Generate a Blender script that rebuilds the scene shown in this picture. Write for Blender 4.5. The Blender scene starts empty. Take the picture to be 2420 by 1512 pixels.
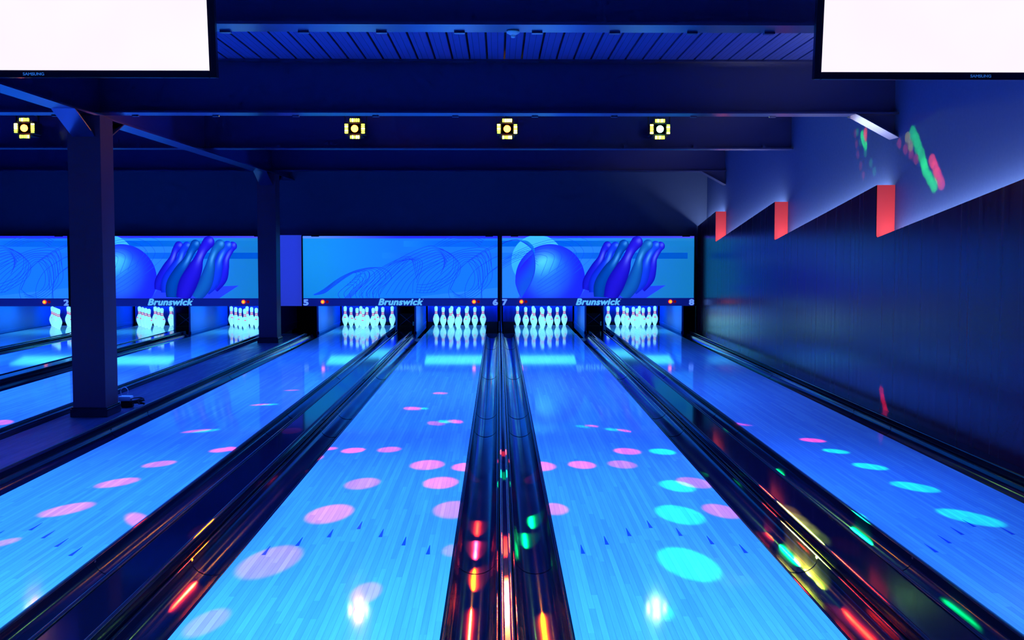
import bpy, bmesh, math, random
from mathutils import Vector, Matrix
random.seed(7)
R = math.radians
sc = bpy.context.scene
COL = sc.collection

# ---------------------------------------------------------------- camera
H = 1.526
FPX = 2400.0
cam_d = bpy.data.cameras.new('camera')
cam = bpy.data.objects.new('camera', cam_d)
COL.objects.link(cam)
cam_d.sensor_fit = 'HORIZONTAL'
cam_d.sensor_width = 36.0
cam_d.lens = 36.0 * FPX / 2420.0
cam_d.shift_y = -51.0 / 2420.0
cam_d.clip_start = 0.05
cam.location = (0, 0, H)
cam.rotation_euler = (R(90) - 0.050374, 0, -0.0133156)
sc.camera = cam

# ---------------------------------------------------------------- world, exposure
w = bpy.data.worlds.new('world')
sc.world = w
w.use_nodes = True
w.node_tree.nodes['Background'].inputs[0].default_value = (0.02, 0.03, 0.2, 1)
w.node_tree.nodes['Background'].inputs[1].default_value = 0.05
sc.view_settings.view_transform = 'Standard'
sc.view_settings.look = 'None'
sc.view_settings.exposure = 0.0
sc.view_settings.gamma = 1.0
sc.view_settings.use_curve_mapping = False
cy = sc.cycles
cy.max_bounces = 4; cy.diffuse_bounces = 2; cy.glossy_bounces = 3; cy.transmission_bounces = 1
cy.caustics_reflective = False; cy.caustics_refractive = False
cy.use_adaptive_sampling = True; cy.adaptive_threshold = 0.06; cy.adaptive_min_samples = 16
cy.sample_clamp_indirect = 6.0

# ---------------------------------------------------------------- room blacklights (in the ceiling bays, above the beam bottoms)
def area(name, loc, sx, sy, col, power, rot=(0, 0, 0), spread=120):
    l = bpy.data.lights.new(name, 'AREA')
    l.shape = 'RECTANGLE'; l.size = sx; l.size_y = sy
    l.color = col; l.energy = power; l.spread = R(spread)
    o = bpy.data.objects.new(name, l)
    COL.objects.link(o); o.location = loc; o.rotation_euler = rot
    return o
UV = (0.015, 0.130, 1.0)
area('bay_blacklight', (-2.4, 2.6, 3.12), 9.0, 4.4, (0.035, 0.30, 1.0), 500, spread=105)
area('bay_blacklight', (-4.0, 6.6, 3.12), 12.6, 1.1, UV, 470, spread=100)
area('bay_blacklight', (-4.0, 10.6, 3.12), 12.6, 1.7, UV, 400, spread=100)
area('bay_blacklight', (-4.0, 14.0, 3.12), 12.6, 1.7, UV, 380, spread=100)
# hidden tubes inside the cavity of the right-hand cladding, one per bay
STEPS = [-1.06, 2.42, 5.90, 9.38, 12.86, 16.36, 19.84]
ZLO, ZHI = 1.612, 2.10
for k in range(1, len(STEPS) - 1):
    y0, y1 = STEPS[k], min(STEPS[k + 1], 17.84)
    z0 = ZHI; z1 = ZHI + (ZLO - ZHI) * (y1 - y0) / 3.48
    y0 += .05; y1 -= .05
    L = math.hypot(y1 - y0, z1 - z0)
    o = area('cavity_tube', (3.615, (y0 + y1) / 2, (z0 + z1) / 2 - .075), .03, L - .1,
             (0.62, 0.74, 1.0), 22 * L / 3.4, spread=175)
    # facing up, tilted with the sloping edge
    o.rotation_euler = (math.pi + math.atan2(z1 - z0, y1 - y0), 0, 0)

# ---------------------------------------------------------------- helpers
def tag(o, label=None, cat=None, group=None, kind=None):
    if label: o['label'] = label
    if cat: o['category'] = cat
    if group: o['group'] = group
    if kind: o['kind'] = kind
    return o

def empty(name, loc=(0, 0, 0), rz=0):
    o = bpy.data.objects.new(name, None)
    o.empty_display_size = .1
    COL.objects.link(o); o.location = loc; o.rotation_euler = (0, 0, rz)
    return o

class MB:
    def __init__(s): s.v = []; s.f = []; s.m = []; s.sm = []
    def add(s, vs, fs, mi=0, smooth=False):
        b = len(s.v); s.v += [tuple(v) for v in vs]
        for f in fs:
            s.f.append([b + i for i in f]); s.m.append(mi); s.sm.append(smooth)
        return s
    def box(s, x0, x1, y0, y1, z0, z1, mi=0, bev=0):
        b = min(bev, (x1 - x0) * .45, (y1 - y0) * .45, (z1 - z0) * .45)
        if b <= 0:
            vs = [(x, y, z) for z in (z0, z1) for y in (y0, y1) for x in (x0, x1)]
            return s.add(vs, [(0, 2, 3, 1), (4, 5, 7, 6), (0, 1, 5, 4), (2, 6, 7, 3), (0, 4, 6, 2), (1, 3, 7, 5)], mi)
        bm = bmesh.new()
        bmesh.ops.create_cube(bm, size=1)
        for v in bm.verts:
            v.co = Vector(((x0 + x1) / 2 + v.co.x * (x1 - x0), (y0 + y1) / 2 + v.co.y * (y1 - y0), (z0 + z1) / 2 + v.co.z * (z1 - z0)))
        bmesh.ops.bevel(bm, geom=bm.edges[:], offset=b, segments=2, affect='EDGES', profile=.6)
        bm.verts.index_update()
        s.add([v.co[:] for v in bm.verts], [[v.index for v in f.verts] for f in bm.faces], mi)
        bm.free(); return s
    def prism_y(s, prof, y0, y1, mi=0, smooth=False, caps=True):
        """closed profile [(x,z)] swept along Y"""
        n = len(prof)
        vs = [(x, y0, z) for x, z in prof] + [(x, y1, z) for x, z in prof]
        fs = [(i, (i + 1) % n, n + (i + 1) % n, n + i) for i in range(n)]
        s.add(vs, fs, mi, smooth)
        if caps:
            s.add(vs[:n], [tuple(range(n))[::-1]], mi, False)   # caps keep their own vertices, so the long sides shade true
            s.add(vs[n:], [tuple(range(n))], mi, False)
        return s
    def prism_x(s, prof, x0, x1, mi=0):
        """closed profile [(y,z)] swept along X"""
        n = len(prof)
        vs = [(x0, y, z) for y, z in prof] + [(x1, y, z) for y, z in prof]
        fs = [(i, (i + 1) % n, n + (i + 1) % n, n + i) for i in range(n)]
        fs += [tuple(range(n))[::-1], tuple(range(n, 2 * n))]
        return s.add(vs, fs, mi)
    def lathe(s, prof, c=(0, 0, 0), seg=24, mi=0, axis='z'):
        n = len(prof); vs = []
        for r, z in prof:
            for k in range(seg):
                a = 2 * math.pi * k / seg
                p = (r * math.cos(a), r * math.sin(a), z)
                if axis == 'y': p = (p[0], -p[2], p[1])
                vs.append((c[0] + p[0], c[1] + p[1], c[2] + p[2]))
        fs = [(i * seg + k, i * seg + (k + 1) % seg, (i + 1) * seg + (k + 1) % seg, (i + 1) * seg + k) for i in range(n - 1) for k in range(seg)]
        fs.append(tuple(range(seg))[::-1]); fs.append(tuple((n - 1) * seg + k for k in range(seg)))
        return s.add(vs, fs, mi, True)
    def tube(s, pts, r, seg=8, mi=0):
        pts = [Vector(p) for p in pts]; rings = []
        for i, p in enumerate(pts):
            d = (pts[min(i + 1, len(pts) - 1)] - pts[max(i - 1, 0)]).normalized()
            u = d.cross(Vector((0, 0, 1)) if abs(d.z) < .9 else Vector((1, 0, 0))).normalized(); v = d.cross(u)
            rings.append([p + (u * math.cos(2 * math.pi * k / seg) + v * math.sin(2 * math.pi * k / seg)) * r for k in range(seg)])
        vs = [q for rg in rings for q in rg]; n = len(pts)
        fs = [(i * seg + k, i * seg + (k + 1) % seg, (i + 1) * seg + (k + 1) % seg, (i + 1) * seg + k) for i in range(n - 1) for k in range(seg)]
        fs += [tuple(range(seg))[::-1], tuple((n - 1) * seg + k for k in range(seg))]
        return s.add(vs, fs, mi, True)
    def build(s, name, mats, parent=None, loc=None):
        me = bpy.data.meshes.new(name)
        me.from_pydata(s.v, [], s.f); me.update()
        if not isinstance(mats, (list, tuple)): mats = [mats]
        for m in mats: me.materials.append(m)
        me.polygons.foreach_set('material_index', s.m)
        me.polygons.foreach_set('use_smooth', s.sm)
        bm = bmesh.new(); bm.from_mesh(me)
        bmesh.ops.recalc_face_normals(bm, faces=bm.faces[:])
        bm.to_mesh(me); bm.free()
        o = bpy.data.objects.new(name, me); COL.objects.link(o)
        if parent: o.parent = parent
        if loc: o.location = loc
        return o

# ---------------------------------------------------------------- materials
def mat(name, col=(.5, .5, .5), rough=.5, metal=0, spec=.5, emit=None, es=1.0, coat=0, coat_r=.1):
    m = bpy.data.materials.new(name); m.use_nodes = True
    b = m.node_tree.nodes['Principled BSDF']
    b.inputs['Base Color'].default_value = (*col, 1)
    b.inputs['Roughness'].default_value = rough
    b.inputs['Metallic'].default_value = metal
    b.inputs['Specular IOR Level'].default_value = spec
    b.inputs['Coat Weight'].default_value = coat
    b.inputs['Coat Roughness'].default_value = coat_r
    if emit:
        b.inputs['Emission Color'].default_value = (*emit, 1)
        b.inputs['Emission Strength'].default_value = es
    return m

def nodes(m):
    return m.node_tree.nodes, m.node_tree.links, m.node_tree.nodes['Principled BSDF']

def noise_rough(m, lo, hi, scale, stretch=(1, 1, 1), bump=0, colvar=None):
    N, L, b = nodes(m)
    tc = N.new('ShaderNodeTexCoord'); mp = N.new('ShaderNodeMapping'); mp.inputs['Scale'].default_value = stretch
    n = N.new('ShaderNodeTexNoise'); n.inputs['Scale'].default_value = scale; n.inputs['Detail'].default_value = 5
    L.new(tc.outputs['Object'], mp.inputs[0]); L.new(mp.outputs[0], n.inputs['Vector'])
    mr = N.new('ShaderNodeMapRange'); mr.inputs['From Min'].default_value = .3; mr.inputs['From Max'].default_value = .7
    mr.inputs['To Min'].default_value = lo; mr.inputs['To Max'].default_value = hi
    L.new(n.outputs['Fac'], mr.inputs['Value']); L.new(mr.outputs[0], b.inputs['Roughness'])
    if bump:
        bp = N.new('ShaderNodeBump'); bp.inputs['Strength'].default_value = bump; bp.inputs['Distance'].default_value = .002
        L.new(n.outputs['Fac'], bp.inputs['Height']); L.new(bp.outputs[0], b.inputs['Normal'])
    if colvar:
        cr = N.new('ShaderNodeMix'); cr.data_type = 'RGBA'
        cr.inputs[6].default_value = (*colvar[0], 1); cr.inputs[7].default_value = (*colvar[1], 1)
        L.new(n.outputs['Fac'], cr.inputs[0]); L.new(cr.outputs[2], b.inputs['Base Color'])
    return m

M_paint = noise_rough(mat('blue_grey_wall_paint', (.085, .135, .31), .55, spec=.3), .5, .62, 30)
M_steel = mat('blue_grey_steel_paint', (.012, .022, .07), .3, spec=.9, coat=1, coat_r=.2)
M_steel.node_tree.nodes['Principled BSDF'].inputs['Specular Tint'].default_value = (.5, .4, 1, 1)
M_steel.node_tree.nodes['Principled BSDF'].inputs['Coat IOR'].default_value = 1.6
M_steel.node_tree.nodes['Principled BSDF'].inputs['Coat Tint'].default_value = (.8, .7, 1, 1)
M_col = mat('column_paint', (.13, .03, .075), .5, spec=.3)
M_bulk = noise_rough(mat('dark_bulkhead_paint', (.055, .08, .17), .7, spec=.2), .6, .8, 12)
M_black = mat('matt_black', (.004, .004, .008), .5, spec=.3)
M_dark = mat('dark_floor', (.01, .01, .02), .7, spec=.2)
M_red = noise_rough(mat('red_board', (.92, .05, .055), .6, spec=.2), .5, .7, 25)
M_walk = noise_rough(mat('dark_walkway_board', (.05, .035, .09), .4), .3, .5, 20, (1, .1, 1))
M_cap = mat('dark_capping_plastic', (.006, .008, .022), .16, spec=.55)
M_cover = mat('polished_cover_board', (.004, .004, .016), .085, spec=.5)
M_chrome = mat('aluminium_edge', (.35, .36, .45), .22, metal=1)
M_kick = mat('kickback_panel', (.02, .26, .95), .4, spec=.2)
M_curtain = noise_rough(mat('pit_curtain_cloth', (.01, .12, .9), .9, spec=.1), .8, .95, 60)
M_white = mat('white_plastic', (.75, .78, .85), .4)
M_bezel = mat('glossy_black_bezel', (.01, .004, .012), .12)

# right-hand cladding: dark gloss board with vertical streaks
M_clad = mat('dark_gloss_cladding', (.14, .001, .02), .3, spec=.5, coat=.35, coat_r=.2)
N, L, b = nodes(M_clad)
b.inputs['Specular Tint'].default_value = (.45, .25, 1, 1); b.inputs['Coat IOR'].default_value = 1.42
tc = N.new('ShaderNodeTexCoord'); mp = N.new('ShaderNodeMapping'); mp.inputs['Scale'].default_value = (1, 7, .05)
n = N.new('ShaderNodeTexNoise'); n.inputs['Scale'].default_value = 2.0; n.inputs['Detail'].default_value = 6
L.new(tc.outputs['Object'], mp.inputs[0]); L.new(mp.outputs[0], n.inputs['Vector'])
mr = N.new('ShaderNodeMapRange'); mr.inputs['From Min'].default_value = .3; mr.inputs['From Max'].default_value = .7
mr.inputs['To Min'].default_value = .17; mr.inputs['To Max'].default_value = .30
L.new(n.outputs['Fac'], mr.inputs['Value']); L.new(mr.outputs[0], b.inputs['Roughness'])
bp = N.new('ShaderNodeBump'); bp.inputs['Strength'].default_value = .06; bp.inputs['Distance'].default_value = .001
L.new(n.outputs['Fac'], bp.inputs['Height']); L.new(bp.outputs[0], b.inputs['Normal'])

# gutters: glossy dark plastic with scuffs
M_gut = noise_rough(mat('dark_gutter_plastic', (.005, .005, .016), .14, spec=.6), .09, .2, 7, (1, .2, 1))

# lane surface: 39 boards, wood streaks, high gloss
M_lane = mat('lane_boards', (.5, .75, .8), .1, spec=.5)
N, L, b = nodes(M_lane)
tc = N.new('ShaderNodeTexCoord'); sep = N.new('ShaderNodeSeparateXYZ'); L.new(tc.outputs['Object'], sep.inputs[0])
def mathn(op, a, bb=None, c=None):
    n = N.new('ShaderNodeMath'); n.operation = op
    for i, x in enumerate((a, bb, c)):
        if x is None: continue
        if isinstance(x, (int, float)): n.inputs[i].default_value = x
        else: L.new(x, n.inputs[i])
    return n.outputs[0]
bx = mathn('DIVIDE', sep.outputs['X'], 1.06 / 39)
bi = mathn('FLOOR', bx)
wn0 = N.new('ShaderNodeTexWhiteNoise'); wn0.noise_dimensions = '1D'; L.new(bi, wn0.inputs['W'])
off = mathn('MULTIPLY', wn0.outputs['Value'], 3.0)
by = mathn('FLOOR', mathn('DIVIDE', mathn('ADD', sep.outputs['Y'], off), 1.1))
cmb = N.new('ShaderNodeCombineXYZ'); L.new(bi, cmb.inputs[0]); L.new(by, cmb.inputs[1])
wn = N.new('ShaderNodeTexWhiteNoise'); wn.noise_dimensions = '2D'; L.new(cmb.outputs[0], wn.inputs['Vector'])
mp = N.new('ShaderNodeMapping'); mp.inputs['Scale'].default_value = (60, 2.2, 1); L.new(tc.outputs['Object'], mp.inputs[0])
addv = N.new('ShaderNodeVectorMath'); addv.operation = 'ADD'; L.new(mp.outputs[0], addv.inputs[0])
cm2 = N.new('ShaderNodeCombineXYZ'); L.new(mathn('MULTIPLY', wn.outputs['Value'], 40), cm2.inputs[1]); L.new(cm2.outputs[0], addv.inputs[1])
gn = N.new('ShaderNodeTexNoise'); gn.inputs['Scale'].default_value = 1.0; gn.inputs['Detail'].default_value = 6; gn.inputs['Roughness'].default_value = .65
L.new(addv.outputs[0], gn.inputs['Vector'])
fac = mathn('ADD', mathn('MULTIPLY', wn.outputs['Value'], .45), mathn('MULTIPLY', gn.outputs['Fac'], .75))
ramp = N.new('ShaderNodeMix'); ramp.data_type = 'RGBA'; ramp.clamp_factor = True
ramp.inputs[6].default_value = (.42, .50, .80, 1); ramp.inputs[7].default_value = (.80, 1.0, .95, 1)
L.new(fac, ramp.inputs[0])
fr = mathn('FRACT', bx); edge = mathn('MINIMUM', fr, mathn('SUBTRACT', 1.0, fr))
groove = mathn('GREATER_THAN', edge, .035)
seam = mathn('ADD', mathn('MULTIPLY', groove, .3), .7)
mul = N.new('ShaderNodeMix'); mul.data_type = 'RGBA'; mul.blend_type = 'MULTIPLY'; mul.inputs[0].default_value = 1
L.new(ramp.outputs[2], mul.inputs[6]); L.new(seam, mul.inputs[7]); L.new(mul.outputs[2], b.inputs['Base Color'])
fn = N.new('ShaderNodeTexNoise'); fn.inputs['Scale'].default_value = 3
mp3 = N.new('ShaderNodeMapping'); mp3.inputs['Scale'].default_value = (6, .6, 1); L.new(tc.outputs['Object'], mp3.inputs[0]); L.new(mp3.outputs[0], fn.inputs['Vector'])
mr = N.new('ShaderNodeMapRange'); mr.inputs['To Min'].default_value = .04; mr.inputs['To Max'].default_value = .085; L.new(fn.outputs['Fac'], mr.inputs['Value']); L.new(mr.outputs[0], b.inputs['Roughness'])
M_arrow = mat('arrow_inlay', (.06, .16, .75), .15)

def emis(name, col, s):
    return mat(name, (0.02, 0.02, 0.02), .4, emit=col, es=s)

# ---------------------------------------------------------------- lane layout
LANES = {1: -10.51, 2: -8.73, 3: -7.05, 4: -5.27, 5: -3.06, 6: -1.29, 7: .299, 8: 2.072}   # left edge of each lane
LW = 1.06
Y0, YP, YEND = .87, 17.9, 19.86
GW = .235

# structure ------------------------------------------------------
def struct(mb, name, m, label=None, cat=None, parent=None):
    o = mb.build(name, m, parent)
    o['kind'] = 'structure'
    if label: o['label'] = label
    if cat: o['category'] = cat
    return o
struct(MB().box(-12, 3.8, Y0 + .0, 21.4, -.32, -.2), 'floor', M_dark, 'dark concrete floor under the lanes', 'floor')
struct(MB().box(-12, 3.67, -5, Y0 - .002, -.2, 0), 'floor_approach', M_walk, 'dark approach floor in front of the foul line', 'floor')
struct(MB().box(3.67, 3.8, -5, 21.4, -.32, 3.5), 'wall_right', M_paint, 'blue grey painted upper side wall above the dark cladding', 'wall')
struct(MB().box(-12.1, -12, -5, 21.4, -.32, 3.5), 'wall_left', M_bulk, 'dark far side wall', 'wall')
struct(MB().box(-12, 3.67, -5.1, -5, -.2, 3.5), 'wall_back', M_bulk, 'dark wall behind the bowlers', 'wall')
struct(MB().box(-12, 3.668, 17.87, 17.99, 1.70, 3.24), 'wall_front', M_bulk, 'dark bulkhead wall above the masking units', 'wall')
struct(MB().box(-12, 3.67, 21.3, 21.4, -.2, 3.3), 'wall_far', M_black, 'black wall behind the pinsetters', 'wall')
# ceiling: slats running towards the pins, over a dark board
cb = MB().box(-12, 3.67, -5, 21.3, 3.27, 3.35, 1)
x = 3.66
k = 0
while x > -11.9:
    wdt = .157
    gap = .016 if k % 1 == 0 else .004
    cb.box(x - wdt + gap, x, -4.9, 17.86, 3.232, 3.27, 0)
    for q in (1, 2):
        pass
    x -= wdt; k += 1
M_slat = mat('blue_grey_ceiling_slat', (.09, .11, .36), .5, spec=.3)
N, L, b = nodes(M_slat)
tc = N.new('ShaderNodeTexCoord'); sep = N.new('ShaderNodeSeparateXYZ'); L.new(tc.outputs['Object'], sep.inputs[0])
a1 = mathn('FRACT', mathn('DIVIDE', mathn('SUBTRACT', 3.66, sep.outputs['X']), .157 / 3))
e1 = mathn('LESS_THAN', a1, .09)
mx = N.new('ShaderNodeMix'); mx.data_type = 'RGBA'; mx.inputs[6].default_value = (.09, .11, .36, 1); mx.inputs[7].default_value = (.03, .04, .12, 1)
L.new(e1, mx.inputs[0]); L.new(mx.outputs[2], b.inputs['Base Color'])
struct(cb, 'ceiling', [M_slat, M_black], 'slatted blue grey ceiling between the beams', 'ceiling')

# steel beams across the lanes ---------------------------------
BZ = 2.745
BEAMS = [(5.64, .20), (9.32, .22), (12.66, .20), (16.38, .20)]
bl = ['nearest steel ceiling beam with bright blue underside between the two screens',
      'second steel ceiling beam resting on the near column, just above the four party lights',
      'third steel ceiling beam running behind the four party lights',
      'farthest steel ceiling beam resting on the far column']
for i, (y, fw) in enumerate(BEAMS):
    r = empty('ceiling_beam', (0, y, BZ)); tag(r, bl[i], 'beam', 'steel beams across the ceiling', 'structure')
    mb = MB()
    mb.box(-11.98, 3.668, 0, fw, 0, .016)
    mb.box(-11.98, 3.668, fw / 2 - .006, fw / 2 + .006, .016, .47)
    mb.box(-11.98, 3.668, 0, fw, .47, .486)
    mb.build('i_section', M_steel, r)
    if i in (1, 3):   # knee brace to the right wall
        g = MB()
        g.prism_y([(3.29, 0), (3.668, 0), (3.668, -.205)], fw / 2 - .006, fw / 2 + .006)
        g.add([(3.27, 0, -.001), (3.27, fw, -.001), (3.668, fw, -.215), (3.668, 0, -.215),
               (3.29, 0, .0), (3.29, fw, .0), (3.668, fw, -.205), (3.668, 0, -.205)],
              [(0, 1, 2, 3), (7, 6, 5, 4), (0, 4, 5, 1), (3, 2, 6, 7), (0, 3, 7, 4), (1, 5, 6, 2)])
        g.build('knee_brace', M_steel, r)
    if i < 3:
        step = (.45, .74, .86)[i]
        xx = 3.3
        while xx > -8:
            c = MB()
            if i == 2: c.box(xx - .02, xx + .02, -.004, .03, .016, .045)
            else: c.box(xx - .03, xx + .03, fw - .03, fw + .006, -.010, .02)
            c.build('clip', M_steel, r)
            xx -= step if i else .44
# girder over the columns, running towards the pins
g = empty('ceiling_girder', (-3.655, 0, 2.688)); tag(g, 'long steel girder running over both columns towards the pins', 'beam', None, 'structure')
mb = MB()
for y0, y1 in ((-4, 17.86),):
    mb.box(-.1, .1, y0, y1, 0, .016); mb.box(-.006, .006, y0, y1, .016, .5)
mb.build('i_section', M_steel, g)
for (yf, yb) in ((9.06, 9.36), (16.10, 16.40)):
    for s, y in ((-1, yf), (1, yb)):
        k_ = MB()
        k_.add([(-.1, y + s * .42, 0), (.1, y + s * .42, 0), (.1, y, -.19), (-.1, y, -.19),
                (-.1, y + s * .40, .001), (.1, y + s * .40, .001), (.1, y, -.175), (-.1, y, -.175)],
               [(0, 1, 2, 3), (7, 6, 5, 4), (0, 4, 5, 1), (3, 2, 6, 7), (0, 3, 7, 4), (1, 5, 6, 2)])
        k_.add([(-.006, y + s * .41, 0), (-.006, y, 0), (-.006, y, -.18), (.006, y + s * .41, 0), (.006, y, 0), (.006, y, -.18)],
               [(0, 1, 2), (3, 5, 4), (0, 2, 5, 3), (0, 3, 4, 1), (1, 4, 5, 2)])
        k_.build('knee_brace', M_steel, g)
for (yf, yb), lb in (((9.06, 9.36), 'near dark square column with the white adapter lying at its foot'),
                     ((16.10, 16.40), 'far dark square column beside the blank lavender panel')):
    c = empty('column', (-3.655, (yf + yb) / 2, 0)); tag(c, lb, 'column', 'columns between lanes 4 and 5', 'structure')
    hy = (yb - yf) / 2
    MB().box(-.145, .145, -hy, hy, .011, 2.687, bev=.004).build('shaft', M_col, c)
    p = MB().box(-.165, .165, -hy - .02, hy + .02, .011, .085, bev=.006)
    p.box(-.158, .158, -hy - .013, hy + .013, .085, .1, bev=.004)
    p.build('plinth', M_cap, c)

# right-hand cladding with its sawtooth top ---------------------
XC = 3.50
for k in range(len(STEPS) - 1):
    y0, y1 = STEPS[k], STEPS[k + 1]
    if y0 < -1: y0 = -4.9
    y1c = min(y1, 17.84)
    z1 = ZHI + (ZLO - ZHI) * (y1c - STEPS[k]) / 3.48
    lb = ['', '', 'dark glossy wall cladding bay nearest the camera', 'dark glossy wall cladding bay starting at the largest red end board',
          'dark glossy wall cladding bay starting at the middle red end board',
          'dark glossy wall cladding bay starting at the smallest red end board, next to the masks'][k] or 'dark glossy wall cladding bay beside the approach'
    r = empty('wall_cladding', (XC, y0, 0)); tag(r, lb, 'wall cladding', 'sawtooth cladding bays along the side wall', 'structure')
    zt = ZHI
    mb = MB()
    mb.prism_x([(0, .05), (y1c - y0, .05), (y1c - y0, z1), (0, zt)], 0, .018)
    mb.build('cladding_board', M_clad, r)
    eb = MB()
    # near end board, closes the cavity, painted red; its lower corner is rounded
    pr = [(.019, ZLO - .06), (.168, ZLO - .06), (.168, zt), (0, zt), (0, ZLO + .022), (.004, ZLO + .008), (.019, ZLO - .002)]
    eb.prism_y([(x_, z_) for x_, z_ in pr], -.001, .014)
    eb.build('red_end_board', M_red, r)
# low ledge under the cladding beside lane 8
lx = LANES[8] + LW + GW
tag(struct(MB().box(lx + .012, 3.60, Y0, 17.84, -.19, .05, bev=.008), 'trim_1', M_cap, 'dark ledge between the last gutter and the cladding', 'trim'))

# lanes ---------------------------------------------------------
lane_lab = {1: 'polished wooden bowling lane farthest left, cut off by the picture edge', 2: 'polished wooden bowling lane under the mask number 2',
            3: 'polished wooden bowling lane, second one left of the far column', 4: 'polished wooden bowling lane just left of the two columns',
            5: 'polished wooden bowling lane under the number 5, just right of the columns', 6: 'polished wooden bowling lane under the number 6, left of the middle divider',
            7: 'polished wooden bowling lane under the number 7, right of the middle divider', 8: 'polished wooden bowling lane under the number 8, beside the dark side wall'}
arrow_tri = []
for ln, x0 in LANES.items():
    r = empty('bowling_lane', (x0, 0, 0)); tag(r, lane_lab[ln], 'bowling lane', 'bowling lanes')
    MB().box(0, LW, Y0, YEND, -.06, 0, bev=.0015).build('lane_bed', M_lane, r)
    MB().box(.0, LW, Y0 - .03, Y0 - .001, -.05, .001).build('foul_line', M_black, r)
    for j in range(-3, 4):
        cx = LW / 2 + j * 5 * LW / 39
        yt = 5.60 - abs(j) * .153
        am = MB()
        am.add([(cx - .0105, yt - .155, .0006), (cx + .0105, yt - .155, .0006), (cx + .0015, yt, .0006), (cx - .0015, yt, .0006)], [(0, 1, 2, 3)])
        am.build('arrow_marker', M_arrow, r)

# gutters --------------------------------------------------------
def gutter(x0, label):
    """x0 = left edge"""
    w_ = GW - .006; d = .075
    out = [(.003, 0.0)]
    n = 14
    inner = [(0, -.004), (.014, -.004)]
    for i in range(n + 1):
        a = math.pi * i / n
        inner.append((w_ / 2 - (w_ / 2 - .016) * math.cos(a), -.008 - d * math.sin(a)))
    inner += [(w_ - .014, -.004), (w_, -.004)]
    outer = [(x_, z_ - .006) for x_, z_ in inner][::-1]
    r = MB().prism_y(inner + outer, Y0, YP, smooth=True).build('gutter', M_gut, None, (x0 + .003, 0, 0))
    tag(r, label, 'gutter', 'gutters beside the lanes')
    for ys in (4.93, 8.55, 9.45, 12.3, 15.9):
        s_ = MB()
        inn = [(x_, z_ + .0025) for x_, z_ in inner[2:-2]]
        s_.prism_y(inn + [(x_, z_ - .002) for x_, z_ in inn][::-1], ys, ys + .02, smooth=True)
        s_.build('joint_strip', M_gut, r)
side = {1: 'lane 1', 2: 'lane 2', 3: 'the lane left of lane 4', 4: 'the lane beside the columns', 5: 'lane 5', 6: 'lane 6', 7: 'lane 7', 8: 'lane 8'}
for ln, x0 in LANES.items():
    gutter(x0 - GW, 'glossy dark plastic gutter along the left edge of ' + side[ln])
    gutter(x0 + LW, 'glossy dark plastic gutter along the right edge of ' + side[ln])

# dividers / ball return covers -----------------------------------
def cover(xa, xb, z, label, name='ball_return_cover', cat='lane divider cover'):
    r = empty(name, ((xa + xb) / 2, 0, 0)); tag(r, label, cat, 'covers between the lanes')
    hw = (xb - xa) / 2
    MB().prism_y([(-hw, -.12), (hw, -.12), (hw, z - .012), (hw - .01, z), (-hw + .01, z), (-hw, z - .012)], Y0, YP + .02).build('cover_board', M_cover, r)
    for s in (-1, 1):
        rr = min(.013, hw * .32)
        xc_ = s * (hw - rr)
        pr = [(xc_ + rr * math.cos(a), z + .001 + .009 * math.sin(a)) for a in [math.pi * i / 6 for i in range(7)]]
        MB().prism_y(pr, Y0, YP - .3, smooth=True).build('edge_rail', M_chrome if hw < .05 else M_cap, r)
def between(a, b_): return LANES[a] + LW + GW + .002, LANES[b_] - GW - .002
xa, xb = between(6, 7); cover(xa, xb, .035, 'narrow ridged divider down the middle between lanes 6 and 7')
xa, xb = between(2, 3); cover(xa, xb, .035, 'narrow ridged divider left of the near column, beside lane 2')
xa, xb = between(7, 8); cover(xa, xb, .055, 'wide glossy cover between lanes 7 and 8')
xa, xb = between(5, 6); cover(xa, xb, .055, 'wide glossy cover between lanes 5 and 6')
xa, xb = between(3, 4); cover(xa, xb, .055, 'wide dark cover between the two lanes left of the columns')
xa, xb = between(1, 2); cover(xa, xb, .055, 'wide dark cover between lanes 1 and 2')
xa, xb = between(4, 5)
struct(MB().box(xa + .05, xb - .05, Y0, 17.55, -.19, .01), 'floor_walkway', M_walk, 'dark narrow walkway under the columns between lanes 4 and 5', 'floor')
for s, (a_, b_) in enumerate(((xa, xa + .045), (xb - .045, xb))):
    r = empty('walkway_rail', ((a_ + b_) / 2, 0, 0)); tag(r, ['dark edge rail along the walkway on the side of lane 4', 'dark edge rail along the walkway on the side of lane 5'][s], 'rail', 'rails along the walkway')
    hw = .0225
    MB().prism_y([(-hw, -.19), (hw, -.19), (hw, .035), (hw - .008, .045), (-hw + .008, .045), (-hw, .035)], Y0, 17.5).build('rail_body', M_cap, r)
    MB().box(-.006, .006, Y0, 17.4, .0455, .051, bev=.002).build('rail_strip', M_chrome, r)

# ---------------------------------------------------------------- pin area
def kick(xc, t, label, y0=17.72, y1=20.5, z1=1.2):
    o = MB().box(xc - t / 2, xc + t / 2, max(y0, 17.925), y1, -.1, z1, bev=.003).build('kickback_panel', M_kick)
    tag(o, label, 'kickback panel', 'panels between the pin decks')
    s = MB().box(-t / 2 - .008, t / 2 + .008, max(y0, 17.925), y1, -.02, .035, bev=.004).build('base_strip', M_kick, o, (xc, 0, .005))
    return o
kick(LANES[5] - .13, .03, 'light blue panel left of the pins on lane 5')
kick(LANES[5] + LW + .16, .03, 'blue panel right of the pins on lane 5', y0=18.3)
kick(LANES[6] - .18, .03, 'light blue panel left of the pins on lane 6')
kick(LANES[6] + LW + .265, .035, 'thin panel in the middle between the pins of lanes 6 and 7', y0=17.72)
kick(LANES[7] + LW + .18, .03, 'light blue panel right of the pins on lane 7')
kick(LANES[8] - .16, .03, 'blue panel left of the pins on lane 8', y0=18.3)
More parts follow.
